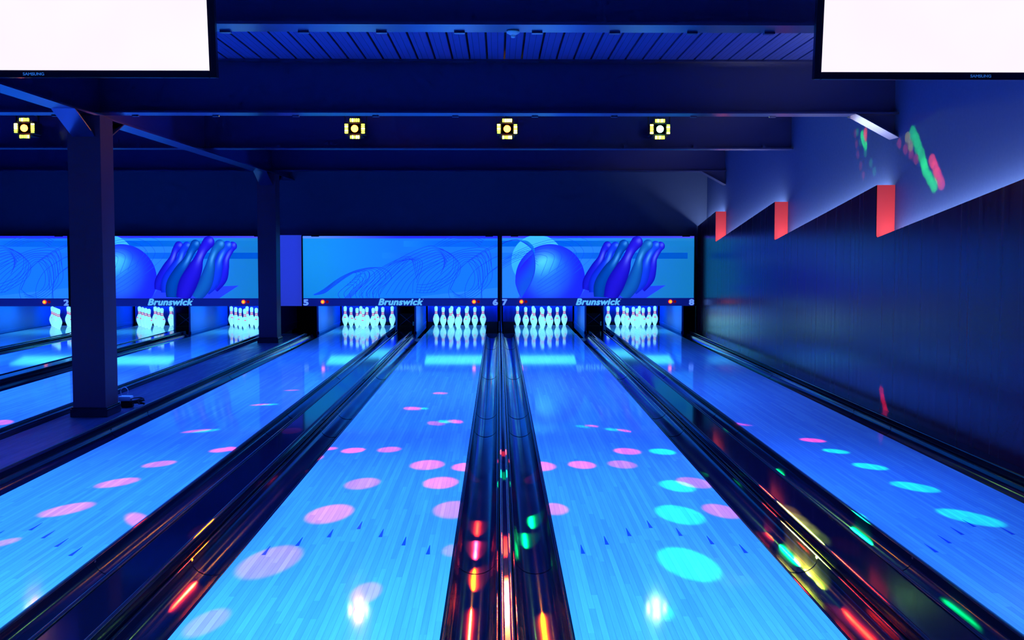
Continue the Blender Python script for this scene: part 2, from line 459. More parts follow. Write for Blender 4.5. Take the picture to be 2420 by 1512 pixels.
kick(LANES[8] + LW + .13, .03, 'light blue panel right of the pins on lane 8')
kick(LANES[4] + LW + .13, .03, 'blue panel right of the pins on the lane beside the columns')
kick(LANES[4] - .17, .03, 'large light blue panel left of the pins beside the far column')
kick(LANES[3] + LW + .16, .03, 'blue panel right of the pins just left of the large light blue panel', y0=18.3)
kick(LANES[2] + LW + .31, .035, 'panel between the pins of lane 2 and the near column')
kick(LANES[2] - .17, .03, 'large light blue panel left of the pins on lane 2')
kick(LANES[1] + LW + .16, .03, 'blue panel right of the pins on lane 1', y0=18.3)

# curtains and pit
def pit(xa, xb, label, g_):
    r = empty('pit_curtain', ((xa + xb) / 2, 20.35, 0)); tag(r, label, 'pit curtain', 'curtains behind the pins')
    hw = (xb - xa) / 2 - .03
    mb = MB(); n = 40
    vs = []
    for i in range(n + 1):
        xx = -hw + 2 * hw * i / n
        yy = .006 * math.sin(i * 1.9) + .004 * math.sin(i * .7)
        vs += [(xx, yy, .03), (xx, yy, .9), (xx, yy + .012, .9), (xx, yy + .012, .03)]
    fs = []
    for i in range(n):
        a_ = i * 4; c_ = a_ + 4
        fs += [(a_, c_, c_ + 1, a_ + 1), (a_ + 2, c_ + 2, c_ + 3, a_ + 3), (a_ + 1, c_ + 1, c_ + 2, a_ + 2), (a_ + 3, c_ + 3, c_, a_)]
    mb.add(vs, fs, 0, True).build('cloth', M_curtain, r)
    MB().box(-hw, hw, -.03, .03, -.2, .025).build('pit_cushion', M_black, r)
pit(LANES[5] - .11, LANES[5] + LW + .14, 'blue curtain with black bottom behind the pins on lane 5', '')
pit(LANES[6] - .16, LANES[6] + LW + .24, 'blue curtain with black bottom behind the pins on lane 6', '')
pit(LANES[7] - .24, LANES[7] + LW + .16, 'blue curtain with black bottom behind the pins on lane 7', '')
pit(LANES[8] - .14, LANES[8] + LW + .11, 'blue curtain with black bottom behind the pins on lane 8', '')
pit(LANES[4] - .15, LANES[4] + LW + .11, 'blue curtain behind the pins next to the far column', '')
pit(LANES[3] - .24, LANES[3] + LW + .14, 'blue curtain behind the pins right of the near column', '')
pit(LANES[2] - .15, LANES[2] + LW + .28, 'blue curtain behind the pins under the number 2', '')
pit(LANES[1] - .24, LANES[1] + LW + .14, 'blue curtain behind the pins at the left picture edge', '')

# ball return doors between the lanes of a pair
for xa, xb, lb in ((LANES[5] + LW + .19, LANES[6] - .215, 'dark ball return opening between the pins of lanes 5 and 6'),
                   (LANES[7] + LW + .215, LANES[8] - .195, 'dark ball return opening between the pins of lanes 7 and 8'),
                   (LANES[3] + LW + .195, LANES[4] - .205, 'dark ball return opening between the two racks left of the far column'),
                   (LANES[1] + LW + .195, LANES[2] - .205, 'dark ball return opening left of the pins of lane 2')):
    r = empty('ball_return_door', ((xa + xb) / 2, 18.35, 0)); tag(r, lb, 'ball return door', 'ball return doors between lane pairs')
    hw = (xb - xa) / 2
    MB().box(-hw, hw, .0, .03, -.05, .33).build('door_panel', M_dark, r)
    MB().box(-hw + .01, hw - .05, -.10, .0, .02, .11, bev=.01).build('ball_trap', M_black, r)
    br = MB()
    for s in (-1, 1):
        br.tube([(-s * hw * .8, -.008, .12), (s * hw * .8, -.008, .32)], .006)
    br.build('cross_brace', mat('blue_brace', (.04, .05, .3), .4), r)
    MB().lathe([(.012, 0), (.014, .01), (.009, .05), (.012, .07), (.0, .075)], seg=10).build('knob', M_white, r, (hw - .03, -.05, .11))

# back of the pinsetter above the lights: dark plates
# pin deck lights
M_tube = emis('pin_deck_diffuser', (.05, .55, 1.0), 2.6)
for ln, x0 in LANES.items():
    r = empty('pin_deck_light', (x0 + LW / 2, 17.95, .62)); tag(r, 'hidden cyan strip light above the pins of ' + side[ln], 'lamp', 'lights above the pin decks')
    mb = MB()
    hw = LW / 2 + .05
    d_ = MB(); d_.add([(-hw, 0, -.01), (hw, 0, -.01), (hw, .9, -.125), (-hw, .9, -.125), (-hw, 0, 0), (hw, 0, 0), (hw, .9, -.115), (-hw, .9, -.115)],
          [(0, 1, 2, 3), (7, 6, 5, 4), (0, 4, 5, 1), (3, 2, 6, 7), (0, 3, 7, 4), (1, 5, 6, 2)])
    d_.build('diffuser', M_tube, r)
    mb.add([(-hw, -.01, .004), (hw, -.01, .004), (hw, .92, -.11), (-hw, .92, -.11), (-hw, -.01, .06), (hw, -.01, .06), (hw, .92, -.05), (-hw, .92, -.05)],
           [(0, 1, 2, 3), (7, 6, 5, 4), (0, 4, 5, 1), (3, 2, 6, 7), (0, 3, 7, 4), (1, 5, 6, 2)])
    for s_ in (-1, 1): mb.box(s_ * hw * .7 - .02, s_ * hw * .7 + .02, -.318, .0, .03, .06)
    mb.build('housing', M_black, r)
    area('added_pit_fill', (x0 + LW / 2, 19.9, .95), 1.1, .1, (.0, .14, 1.0), 16, (R(35), 0, 0), 150)  # unseen lamp added to brighten the curtain and kickback panels

# pins -------------------------------------------------------------
PIN = [(0, .0258), (.019, .0286), (.0571, .0454), (.0857, .0533), (.1143, .0605), (.1476, .0586), (.1841, .0470), (.2159, .0314), (.2381, .0248), (.2540, .0228), (.2762, .0236), (.3016, .0292), (.3429, .0324), (.36, .030), (.372, .022), (.379, .011), (.381, .001)]
def rad(z):
    for (za, ra), (zb, rb) in zip(PIN, PIN[1:]):
        if za <= z <= zb:
            t = (z - za) / (zb - za); return ra + (rb - ra) * t
    return .001
def rads(z): return (rad(max(0, z - .008)) + rad(z) * 2 + rad(min(.381, z + .008))) / 4 if z < .34 else rad(z)
M_pin = mat('white_pin', (.85, .9, .95), .22, emit=(.30, .92, 1.0), es=.82)  # emission added so pins look brighter than the deck lights make them
M_band = mat('red_pin_band', (.9, .05, .12), .3, emit=(1.0, .12, .35), es=.6)  # bands and crown marks get an added glow too
pin = empty('bowling_pin')
zz = [.381 * i / 44 for i in range(45)]
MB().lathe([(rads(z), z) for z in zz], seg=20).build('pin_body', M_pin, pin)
nb = MB()
for za, zb in ((.231, .249), (.260, .277)):
    zs = [za + (zb - za) * i / 3 for i in range(4)]
    nb.lathe([(rads(z) + .0007, z) for z in zs], seg=20)
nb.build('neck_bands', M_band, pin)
# crown-like mark on the belly
em = MB(); vs = []; cols_ = 7
pts = [(-3, 0), (-3, 3), (-2, 1.2), (-1, 3.4), (0, 1.2), (1, 3.4), (2, 1.2), (3, 3), (3, 0)]
for a_, h_ in [(p, 0) for p, _ in pts] + pts:
    z = .155 + .008 * h_; an = -math.pi / 2 + a_ * .13
    rr = rads(z) + .0012; vs.append((rr * math.cos(an), rr * math.sin(an), z))
n_ = len(pts)
em.add(vs, [(i, i + 1, n_ + i + 1, n_ + i) for i in range(n_ - 1)])
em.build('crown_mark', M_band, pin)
POS = []
names_ = [['head pin'], ['left pin of the second row', 'right pin of the second row'],
          ['left pin of the third row', 'middle pin of the third row', 'right pin of the third row'],
          ['leftmost pin of the back row', 'second pin from left in the back row', 'second pin from right in the back row', 'rightmost pin of the back row']]
for row in range(4):
    for i in range(row + 1):
        POS.append(((i - row / 2) * .3048, row * .264, names_[row][i]))
where = {1: 'at the left picture edge', 2: 'on lane 2', 3: 'right of the near column', 4: 'behind the far column', 5: 'on lane 5', 6: 'on lane 6', 7: 'on lane 7', 8: 'on lane 8'}
first = True
for ln, x0 in LANES.items():
    for dx, dy, nm in POS:
        if first: o = pin; first = False
        else:
            o = pin.copy(); COL.objects.link(o)
            for ch in pin.children:
                c = ch.copy(); COL.objects.link(c); c.parent = o
        o.location = (x0 + LW / 2 + dx, 19.0 + dy, .0005)
        o.rotation_euler = (0, 0, random.uniform(-1.3, 1.3))
        tag(o, 'white bowling pin, ' + nm + ' ' + where[ln], 'bowling pin', 'bowling pins')

# ---------------------------------------------------------------- masking units
M_print = mat('self_lit_print', (.5, .5, .5), .35, spec=.3)
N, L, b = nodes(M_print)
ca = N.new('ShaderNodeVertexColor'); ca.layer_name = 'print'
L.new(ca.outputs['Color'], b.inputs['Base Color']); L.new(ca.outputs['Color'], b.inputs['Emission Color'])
b.inputs['Emission Strength'].default_value = .85  # emission in the print colours stands in for light on the masks
def lin(c):
    return tuple(((v / 255) / 12.92 if v / 255 <= .04045 else ((v / 255 + .055) / 1.055) ** 2.4) for v in c)
def mixc(a, b_, t):
    t = max(0, min(1, t)); return tuple(a[i] + (b_[i] - a[i]) * t for i in range(3))

class Art:
    """flat printed sheet; crop coordinates: x 10..2285, y 45 (top) .. 755 (bottom)"""
    def __init__(s, W, z0, z1, X0=10, X1=2285, Y0_=45, Y1_=755):
        s.v = []; s.f = []; s.c = []; s.layer = 0; s.W = W; s.z0 = z0; s.z1 = z1; s.b = (X0, X1, Y0_, Y1_)
    def P(s, x, y):
        X0, X1, Ya, Yb = s.b
        x = min(max(x, X0), X1); y = min(max(y, Ya), Yb)
        return ((x - X0) / (X1 - X0) * s.W, -.0004 * s.layer, s.z1 - (y - Ya) / (Yb - Ya) * (s.z1 - s.z0))
    def grid(s, pts, cols, nu, nv):
        """pts: rows nv x nu of crop points, cols same"""
        b0 = len(s.v)
        for p in pts: s.v.append(s.P(*p))
        s.c += [lin(c) for c in cols]
        for j in range(nv - 1):
            for i in range(nu - 1):
                s.f.append((b0 + j * nu + i, b0 + j * nu + i + 1, b0 + (j + 1) * nu + i + 1, b0 + (j + 1) * nu + i))
        s.layer += 1
    def rect(s, x0, x1, y0, y1, cf, nu=24, nv=6):
        pts = [(x0 + (x1 - x0) * i / (nu - 1), y0 + (y1 - y0) * j / (nv - 1)) for j in range(nv) for i in range(nu)]
        s.grid(pts, [cf(*p) for p in pts], nu, nv)
    def disc(s, cx, cy, rx, ry, cf, nr=14, na=48, a0=0, a1=2 * math.pi):
        pts = [(cx + rx * j / (nr - 1) * math.cos(a0 + (a1 - a0) * i / (na - 1)), cy + ry * j / (nr - 1) * math.sin(a0 + (a1 - a0) * i / (na - 1))) for j in range(nr) for i in range(na)]
        s.grid(pts, [cf(*p) for p in pts], na, nr)
    def stroke(s, pts, wd, c0, c1=None):
        n = len(pts); q = []; cc = []
        for i, (x, y) in enumerate(pts):
            xa, ya = pts[max(i - 1, 0)]; xb, yb = pts[min(i + 1, n - 1)]
            dx, dy = xb - xa, yb - ya; l = math.hypot(dx, dy) or 1
            t = i / (n - 1)
            c = mixc(c0, c1 or c0, t)
            q.append((x - dy / l * wd / 2, y + dx / l * wd / 2)); cc.append(c)
        for i, (x, y) in enumerate(pts):
            xa, ya = pts[max(i - 1, 0)]; xb, yb = pts[min(i + 1, n - 1)]
            dx, dy = xb - xa, yb - ya; l = math.hypot(dx, dy) or 1
            q.append((x + dy / l * wd / 2, y - dx / l * wd / 2)); cc.append(mixc(c0, c1 or c0, i / (n - 1)))
        s.grid(q, cc, n, 2); s.layer -= 1
    def spine(s, pts, base, hi, dark):
        """fat shaded ribbon through (x, y, r): one printed pin"""
        ctl = pts; m = 26; nu = 9; q = []; cc = []
        def cr(p0, p1, p2, p3, t):
            return tuple(.5 * (2 * p1[k] + (-p0[k] + p2[k]) * t + (2 * p0[k] - 5 * p1[k] + 4 * p2[k] - p3[k]) * t * t + (-p0[k] + 3 * p1[k] - 3 * p2[k] + p3[k]) * t ** 3) for k in range(3))
        line = []
        for i in range(len(ctl) - 1):
            p0 = ctl[max(i - 1, 0)]; p3 = ctl[min(i + 2, len(ctl) - 1)]
            for k in range(6): line.append(cr(p0, ctl[i], ctl[i + 1], p3, k / 6))
        line.append(ctl[-1])
        # rounded head
        x1, y1, r1 = line[-1]; x0_, y0_, _ = line[-2]
        dx, dy = x1 - x0_, y1 - y0_; l = math.hypot(dx, dy); dx /= l; dy /= l
        for k in range(1, 7):
            a = math.pi / 2 * k / 6; line.append((x1 + dx * r1 * math.sin(a), y1 + dy * r1 * math.sin(a), max(r1 * math.cos(a), .5)))
        n = len(line)
        for i, (x, y, r_) in enumerate(line):
            xa, ya = line[max(i - 1, 0)][:2]; xb, yb = line[min(i + 1, n - 1)][:2]
            ddx, ddy = xb - xa, yb - ya; l = math.hypot(ddx, ddy) or 1
            nx, ny = ddy / l, -ddx / l
            if nx > 0 or True:
                for u in range(nu):
                    t = -1 + 2 * u / (nu - 1)
                    q.append((x - nx * t * r_, y - ny * t * r_))
                    f1 = math.exp(-((t - .12) / .36) ** 2)
                    w1 = math.exp(-((i / n - .52) / .12) ** 2) + .9 * math.exp(-((i / n - .86) / .05) ** 2)
                    c = mixc(base, dark, abs(t) ** 2.2 * .8 + .35 * (1 - i / n))
                    cc.append(mixc(c, mixc(hi, (130, 190, 255), .35), min(1, f1 * w1)))
        s.grid(q, cc, nu, n)
    def build(s, name, parent, loc):
        me = bpy.data.meshes.new(name); me.from_pydata(s.v, [], s.f); me.update()
        ca_ = me.color_attributes.new('print', 'FLOAT_COLOR', 'POINT')
        for i, c in enumerate(s.c): ca_.data[i].color = (*c, 1)
        me.materials.append(M_print)
        bm = bmesh.new(); bm.from_mesh(me)
        for f in bm.faces:
            f.normal_update()
            if f.normal.y > 0: f.normal_flip()
        bm.to_mesh(me); bm.free()
        o = bpy.data.objects.new(name, me); COL.objects.link(o); o.parent = parent; o.location = loc
        return o

def bez(p0, p1, p2, p3, n=26):
    return [tuple((1 - t) ** 3 * p0[k] + 3 * (1 - t) ** 2 * t * p1[k] + 3 * (1 - t) * t * t * p2[k] + t ** 3 * p3[k] for k in (0, 1)) for t in [i / (n - 1) for i in range(n)]]
def catmull(P, n=8):
    out = []
    for i in range(len(P) - 1):
        p0 = P[max(i - 1, 0)]; p1 = P[i]; p2 = P[i + 1]; p3 = P[min(i + 2, len(P) - 1)]
        for k in range(n):
            t = k / n
            out.append(tuple(.5 * (2 * p1[j] + (-p0[j] + p2[j]) * t + (2 * p0[j] - 5 * p1[j] + 4 * p2[j] - p3[j]) * t * t + (-p0[j] + 3 * p1[j] - 3 * p2[j] + p3[j]) * t ** 3) for j in (0, 1)))
    out.append(P[-1]); return out
def family(A, B, n):
    """lines interpolated between polylines A and B with the same number of control points"""
    return [catmull([(a[0] + (b_[0] - a[0]) * k / (n - 1), a[1] + (b_[1] - a[1]) * k / (n - 1)) for a, b_ in zip(A, B)]) for k in range(n)]

def art_ball(W, z0, z1):
    A = Art(W, z0, z1)
    A.rect(10, 2285, 45, 755, lambda x, y: mixc((42, 140, 255), (24, 132, 200), (x - 900) / 1300))
    A.rect(10, 2285, 45, 68, lambda x, y: mixc((45, 50, 250), (90, 90, 255), abs(x - 900) / 1500))
    A.rect(10, 2285, 68, 98, lambda x, y: mixc((40, 150, 255), (30, 140, 205), (x - 700) / 1500))
    A.rect(10, 2285, 98, 165, lambda x, y: mixc((0, 105, 225), (24, 135, 205), (x - 800) / 1100))
    A.rect(10, 2208, 235, 305, lambda x, y: mixc((28, 125, 255), (0, 95, 205), (x - 300) / 1500))
    A.disc(430, 330, 310, 300, lambda x, y: mixc((70, 205, 255), (50, 180, 255), (y - 50) / 600))
    A.disc(900, 760, 700, 130, lambda x, y: (46, 96, 255), 3, 40, math.pi, 2 * math.pi)
    A.rect(1, 1, 1, 1, lambda x, y: (0, 0, 0), 2, 2)
    # violet shadow on the right
    A.grid([(920, 755), (1720, 755), (1000, 650), (1950, 610)], [(40, 70, 255)] * 4, 2, 2)
    # ball
    def bc(x, y):
        d = math.hypot((x - 490) / 1.0, (y - 310) / 1.1)
        c = mixc((90, 235, 255), (40, 140, 255), (d - 30) / 190)
        c = mixc(c, (30, 50, 255), (d - 150) / 330)
        e = math.hypot((x - 580) / 410, (y - 530) / 400)
        dd = mixc(c, (28, 40, 252), (e - .55) * 2)
        low = math.exp(-((x - 560) / 170) ** 2 - ((y - 620) / 150) ** 2)
        return mixc(dd, (45, 130, 255), low * .6)
    A.disc(580, 535, 412, 398, bc, 24, 72)
    # lens shaped ribbon
    lens = []
    cc = []
    Lf = catmull([(240, 755), (170, 600), (185, 480), (270, 350), (370, 250)], 6)
    Rt = catmull([(240, 755), (330, 620), (390, 480), (402, 350), (388, 240)], 6)
    n = len(Lf)
    for (xa, ya), (xb, yb) in zip(Lf, Rt):
        for u in range(5):
            t = u / 4; lens.append((xa + (xb - xa) * t, ya + (yb - ya) * t))
            cc.append(mixc((40, 30, 255), (22, 90, 225), t + (ya - 350) / 500 if ya > 350 else t))
    A.grid(lens, cc, 5, n)
    cr_ = catmull([(10, 135), (90, 100), (200, 92), (300, 140), (370, 210), (398, 330), (392, 460), (340, 600), (250, 740)], 6)
    A.layer += 1; A.stroke(cr_, 9, (20, 60, 200), (30, 60, 230))
    cr2 = catmull([(200, 92), (300, 98), (360, 140), (392, 190), (398, 260)], 6)
    q = []; c2 = []
    base_ = catmull([(200, 92), (290, 128), (340, 175), (375, 220), (396, 260)], 6)
    for (xa, ya), (xb, yb) in zip(cr2, base_):
        q += [(xa, ya), (xb, yb)]; c2 += [(20, 140, 215), (18, 110, 225)]
    A.grid(q, c2, 2, len(cr2))
    A.layer += 1
    for ln_ in family([(10, 310), (300, 170), (640, 75), (850, 100), (975, 220), (930, 340)], [(10, 415), (200, 320), (400, 262), (500, 265), (543, 310), (470, 500)], 6):
        A.stroke(ln_, 3.5, (12, 70, 225))
    for ln_ in family([(430, 580), (600, 450), (780, 330), (870, 210)], [(410, 740), (600, 660), (800, 520), (970, 390)], 5):
        A.stroke(ln_, 3.5, (20, 80, 240))
    for ln_ in family([(10, 330), (160, 250), (330, 215), (400, 240)], [(10, 385), (170, 300), (300, 300), (445, 380)], 5):
        A.stroke(ln_, 3, (14, 75, 215))
    A.stroke(catmull([(900, 60), (1010, 90), (1085, 200), (1060, 300), (900, 440), (700, 600)]), 3, (25, 80, 225))
    # printed pins, back ones first
    P = [([(1000, 660, 38), (1030, 560, 62), (1120, 410, 62), (1180, 300, 40), (1215, 210, 40), (1255, 160, 55)], (30, 40, 245), (90, 90, 255), (14, 10, 170)),
         ([(1100, 690, 60), (1110, 560, 66), (1200, 420, 62), (1265, 310, 42), (1300, 220, 42), (1350, 160, 52)], (20, 70, 255), (60, 140, 255), (10, 30, 200)),
         ([(1660, 650, 50), (1750, 530, 66), (1790, 410, 50), (1810, 300, 38), (1860, 200, 42), (1885, 160, 52)], (40, 40, 255), (70, 90, 255), (16, 15, 180)),
         ([(1560, 680, 52), (1650, 560, 80), (1700, 420, 66), (1730, 310, 44), (1780, 210, 46), (1825, 155, 56)], (20, 80, 255), (70, 170, 255), (12, 40, 210)),
         ([(1170, 745, 72), (1185, 600, 84), (1280, 430, 72), (1350, 320, 46), (1400, 220, 46), (1450, 145, 60)], (0, 90, 195), (60, 170, 255), (0, 45, 140)),
         ([(1440, 750, 74), (1550, 600, 84), (1610, 430, 66), (1635, 310, 44), (1680, 210, 48), (1735, 145, 62)], (20, 120, 200), (60, 180, 255), (8, 60, 170)),
         ([(1290, 760, 80), (1350, 600, 108), (1440, 420, 88), (1490, 300, 54), (1540, 200, 56), (1605, 115, 70)], (42, 30, 235), (90, 90, 255), (18, 10, 175))]
    for pts, b1, hi, dk in P: A.spine(pts, b1, hi, dk)
    return A

def art_lines(W, z0, z1):
    A = Art(W, z0, z1, 75, 2350, 45, 755)
    A.rect(75, 2350, 45, 755, lambda x, y: mixc(mixc((26, 155, 232), (24, 128, 255), (x - 300) / 900), (16, 130, 215), (y - 350) / 800 * (1 - (x - 75) / 1500) if x < 1575 else 0), 40, 12)
    A.rect(75, 2350, 45, 72, lambda x, y: mixc((95, 150, 255), (45, 50, 245), (x - 300) / 900))
    A.rect(1250, 2350, 98, 168, lambda x, y: mixc((28, 140, 245), (10, 110, 230), (x - 1250) / 500))
    A.rect(1000, 2350, 235, 300, lambda x, y: mixc((28, 140, 255), (26, 120, 255), (x - 1000) / 300))
    A.grid([(1450, 755), (2350, 755), (1450, 735), (2350, 635)], [(38, 140, 255)] * 4, 2, 2)
    A.layer += 1
    dk = (14, 90, 215); d2 = (26, 60, 225)
    F = []
    F += family([(190, 715), (300, 690), (450, 600), (600, 490), (700, 470), (640, 560), (490, 690), (500, 755)],
                [(190, 715), (300, 660), (520, 510), (760, 420), (1000, 410), (1105, 520), (960, 660), (965, 755)], 8)
    F += family([(560, 620), (640, 600), (660, 640), (560, 755)], [(700, 500), (820, 440), (830, 540), (620, 755)], 6)
    F += family([(700, 755), (690, 690), (800, 560), (1000, 400), (1250, 285), (1350, 290)], [(960, 755), (1000, 640), (1200, 440), (1350, 300), (1470, 350), (1400, 580)], 8)
    F += family([(730, 740), (880, 560), (1150, 330), (1500, 170), (1650, 180), (1800, 290)], [(1270, 700), (1350, 560), (1500, 430), (1700, 340), (1750, 330), (1680, 480)], 8)
    F += family([(1350, 700), (1400, 500), (1700, 300), (1950, 200), (2230, 190), (2280, 400)], [(1600, 690), (1750, 560), (1900, 400), (2000, 330), (2100, 420), (2130, 650)], 7)
    F += family([(1400, 600), (1550, 590), (1780, 480), (1830, 280), (1650, 180)], [(1400, 690), (1600, 680), (1870, 520), (1900, 350), (1700, 190)], 4)
    F += family([(1790, 755), (1780, 640), (1900, 420), (2150, 250), (2350, 160)], [(2150, 755), (2170, 600), (2240, 480), (2350, 400), (2350, 390)], 3)
    F += family([(1800, 655), (1900, 720), (2050, 640), (2080, 480), (2000, 330)], [(1850, 755), (2050, 755), (2270, 560), (2270, 350), (2200, 200)], 5)
    F += family([(1600, 160), (1800, 55), (2100, 55), (2200, 75)], [(1750, 165), (1900, 110), (2050, 105), (2140, 165)], 5)
    for k, ln_ in enumerate(F): A.stroke(ln_, 5, dk, d2)
    for ln_ in family([(200, 712), (300, 690), (400, 630), (560, 510), (760, 430), (980, 405)], [(200, 718), (320, 695), (440, 610), (600, 500), (760, 425), (980, 402)], 3):
        A.stroke(ln_, 9, (16, 80, 215), (22, 100, 235))
    A.stroke(catmull([(1790, 660), (1850, 540), (1910, 420), (2050, 300), (2230, 190), (2350, 145)]), 8, (22, 80, 225), (20, 90, 230))
    A.stroke(catmull([(2165, 755), (2170, 620), (2230, 490), (2350, 390)]), 8, (20, 80, 225), (22, 90, 230))
    return A

def text_mesh(body, size, parent, name, loc, m, shear=0, off=0, w=None, sp=1.0):
    cu = bpy.data.curves.new(name, 'FONT'); cu.body = body; cu.size = 1.0; cu.shear = shear
    cu.extrude = .012; cu.space_character = sp
    t = bpy.data.objects.new(name, cu); COL.objects.link(t)
    bpy.context.view_layer.update()
    me = bpy.data.meshes.new_from_object(t.evaluated_get(bpy.context.evaluated_depsgraph_get()))
    bpy.data.objects.remove(t)
    vs0 = [v.co.copy() for v in me.vertices]; fs0 = [list(p.vertices) for p in me.polygons]
    mb = MB()
    shifts = [(0, 0)] + [(off * math.cos(a_), off * math.sin(a_)) for a_ in [math.pi * q / 4 for q in range(8)]] if off else [(0, 0)]
    for q, (ax, ay) in enumerate(shifts):
        mb.add([(v.x + ax, v.y + ay, v.z - q * .0008) for v in vs0], fs0)
    xs = [v[0] for v in mb.v]; ys = [v[1] for v in mb.v]
    cx, cy_ = (min(xs) + max(xs)) / 2, (min(ys) + max(ys)) / 2
    sx = w / (max(xs) - min(xs)); sy = size / (max(ys) - min(ys))
    mb.v = [((v[0] - cx) * sx, (v[1] - cy_) * sy, v[2] * sy) for v in mb.v]
    o = mb.build(name, m, parent, loc)
    o.rotation_euler = (R(90), 0, 0)
    return o
M_letter = mat('pale_blue_lettering', (.3, .7, 1.0), .4, emit=(.11, .52, 1.0), es=.9)  # glow added so the lettering looks brightly lit
M_number = mat('lane_number_paint', (.3, .5, 1.0), .4, emit=(.14, .34, 1.0), es=.9)  # numbers also given added emission
M_rail = mat('dark_blue_mask_rail', (.06, .08, .35), .4, emit=(.002, .006, .14), es=1.0)  # faint blue emission added to look lit
M_dome_on = emis('indicator_lit', (1.0, .22, .01), 3.0)
M_dome_rim = emis('indicator_rim', (1.0, .02, .01), 1.6)
M_dome_off = mat('indicator_unlit', (.25, .0, .01), .2, emit=(.4, .0, .01), es=.35)
YM = 17.6
ZB, ZR, ZT = .508, .645, 1.722
def mask(xl, xr, nums, art, label, lit):
    r = empty('masking_unit', (xl, YM, 0)); tag(r, label, 'masking unit', 'masking units above the pins')
    W = xr - xl
    MB().box(.004, W - .004, .0, .03, ZR, ZT).build('backing_panel', M_black, r)
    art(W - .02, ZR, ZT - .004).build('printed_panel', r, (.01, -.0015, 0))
    MB().box(.0, W, -.02, .03, ZB, ZR, bev=.006).build('lower_rail', M_rail, r)
    for xx in (-.012, W - .006): MB().box(xx, xx + .018, -.03, .03, ZB, ZT + .01).build('side_trim', M_black, r)
    for xx in (.16, W - .22): MB().box(xx, xx + .13, -.04, .03, ZT - .015, ZT + .015, bev=.004).build('bracket', M_black, r)
    text_mesh('Brunswick', .118, r, 'brand_lettering', (W / 2 + .0, -.0215, (ZB + ZR) / 2 + .004), M_letter, shear=.28, off=.045, w=.775, sp=1.06)
    MB().lathe([(.007, 0), (.007, .002)], seg=10, axis='y').build('brand_dot', M_number, r, (W / 2 + .39, -.0205, ZR - .02))
    for i, xx in ((0, .055), (1, W - .05)):
        if nums[i]: text_mesh(nums[i], .108, r, 'lane_number', (xx, -.0215, (ZB + ZR) / 2 - .004), M_number, off=.055, w=.092)
    for i, xx in ((0, .345), (1, W - .42)):
        for j in (0, 1):
            rr = .036 if j == 0 else .026
            d = empty('indicator_light', (xx + j * .078, -.02, (ZB + ZR) / 2 + .006)); d.parent = r
            on = j == 0
            prof = [(rr * math.cos(a), rr * .7 * math.sin(a)) for a in [math.pi / 2 * q / 6 for q in range(7)]]
            lens = MB().lathe([(rr * 1.0, -.002)] + prof[:-1] + [(.0008, rr * .7)], seg=20, axis='y')
            lens.build('lens', M_dome_rim if on else M_dome_off, d)
            if on: MB().lathe([(rr * .74, rr * .50), (rr * .5, rr * .64), (rr * .2, rr * .72), (.0008, rr * .74)], seg=18, axis='y').build('glow_core', M_dome_on, d)
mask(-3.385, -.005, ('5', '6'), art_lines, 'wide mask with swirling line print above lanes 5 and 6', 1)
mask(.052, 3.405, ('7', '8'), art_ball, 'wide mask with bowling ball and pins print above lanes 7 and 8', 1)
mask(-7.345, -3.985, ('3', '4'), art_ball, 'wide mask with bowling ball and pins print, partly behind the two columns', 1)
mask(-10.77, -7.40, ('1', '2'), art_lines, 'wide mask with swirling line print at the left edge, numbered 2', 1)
fp = MB().box(-3.96, -3.405, 17.64, 17.66, ZB, ZT + .012).build('filler_panel', mat('lavender_blank_panel', (.25, .25, .8), .4, emit=(.03, .06, .75), es=.55))  # emission added to make the blank panel look lit
tag(fp, 'blank lavender blue panel between the far column and the mask of lane 5', 'panel')
# mask posts down to the lane between lane pairs
for xx, lb in ((.024, 'thin dark post under the mask joint between numbers 6 and 7'), (-7.37, 'thin dark post under the mask joint beside number 2')):
    tag(MB().box(xx - .012, xx + .012, YM - .01, YM + .04, .03, ZT).build('mask_post', M_black), lb, 'post', 'posts under the mask joints')
tag(MB().box(3.435, 3.455, YM, YM + .04, .051, ZB + .0).build('mask_post', M_black), 'thin dark post under the right end of the mask numbered 8', 'post', 'posts under the mask joints')

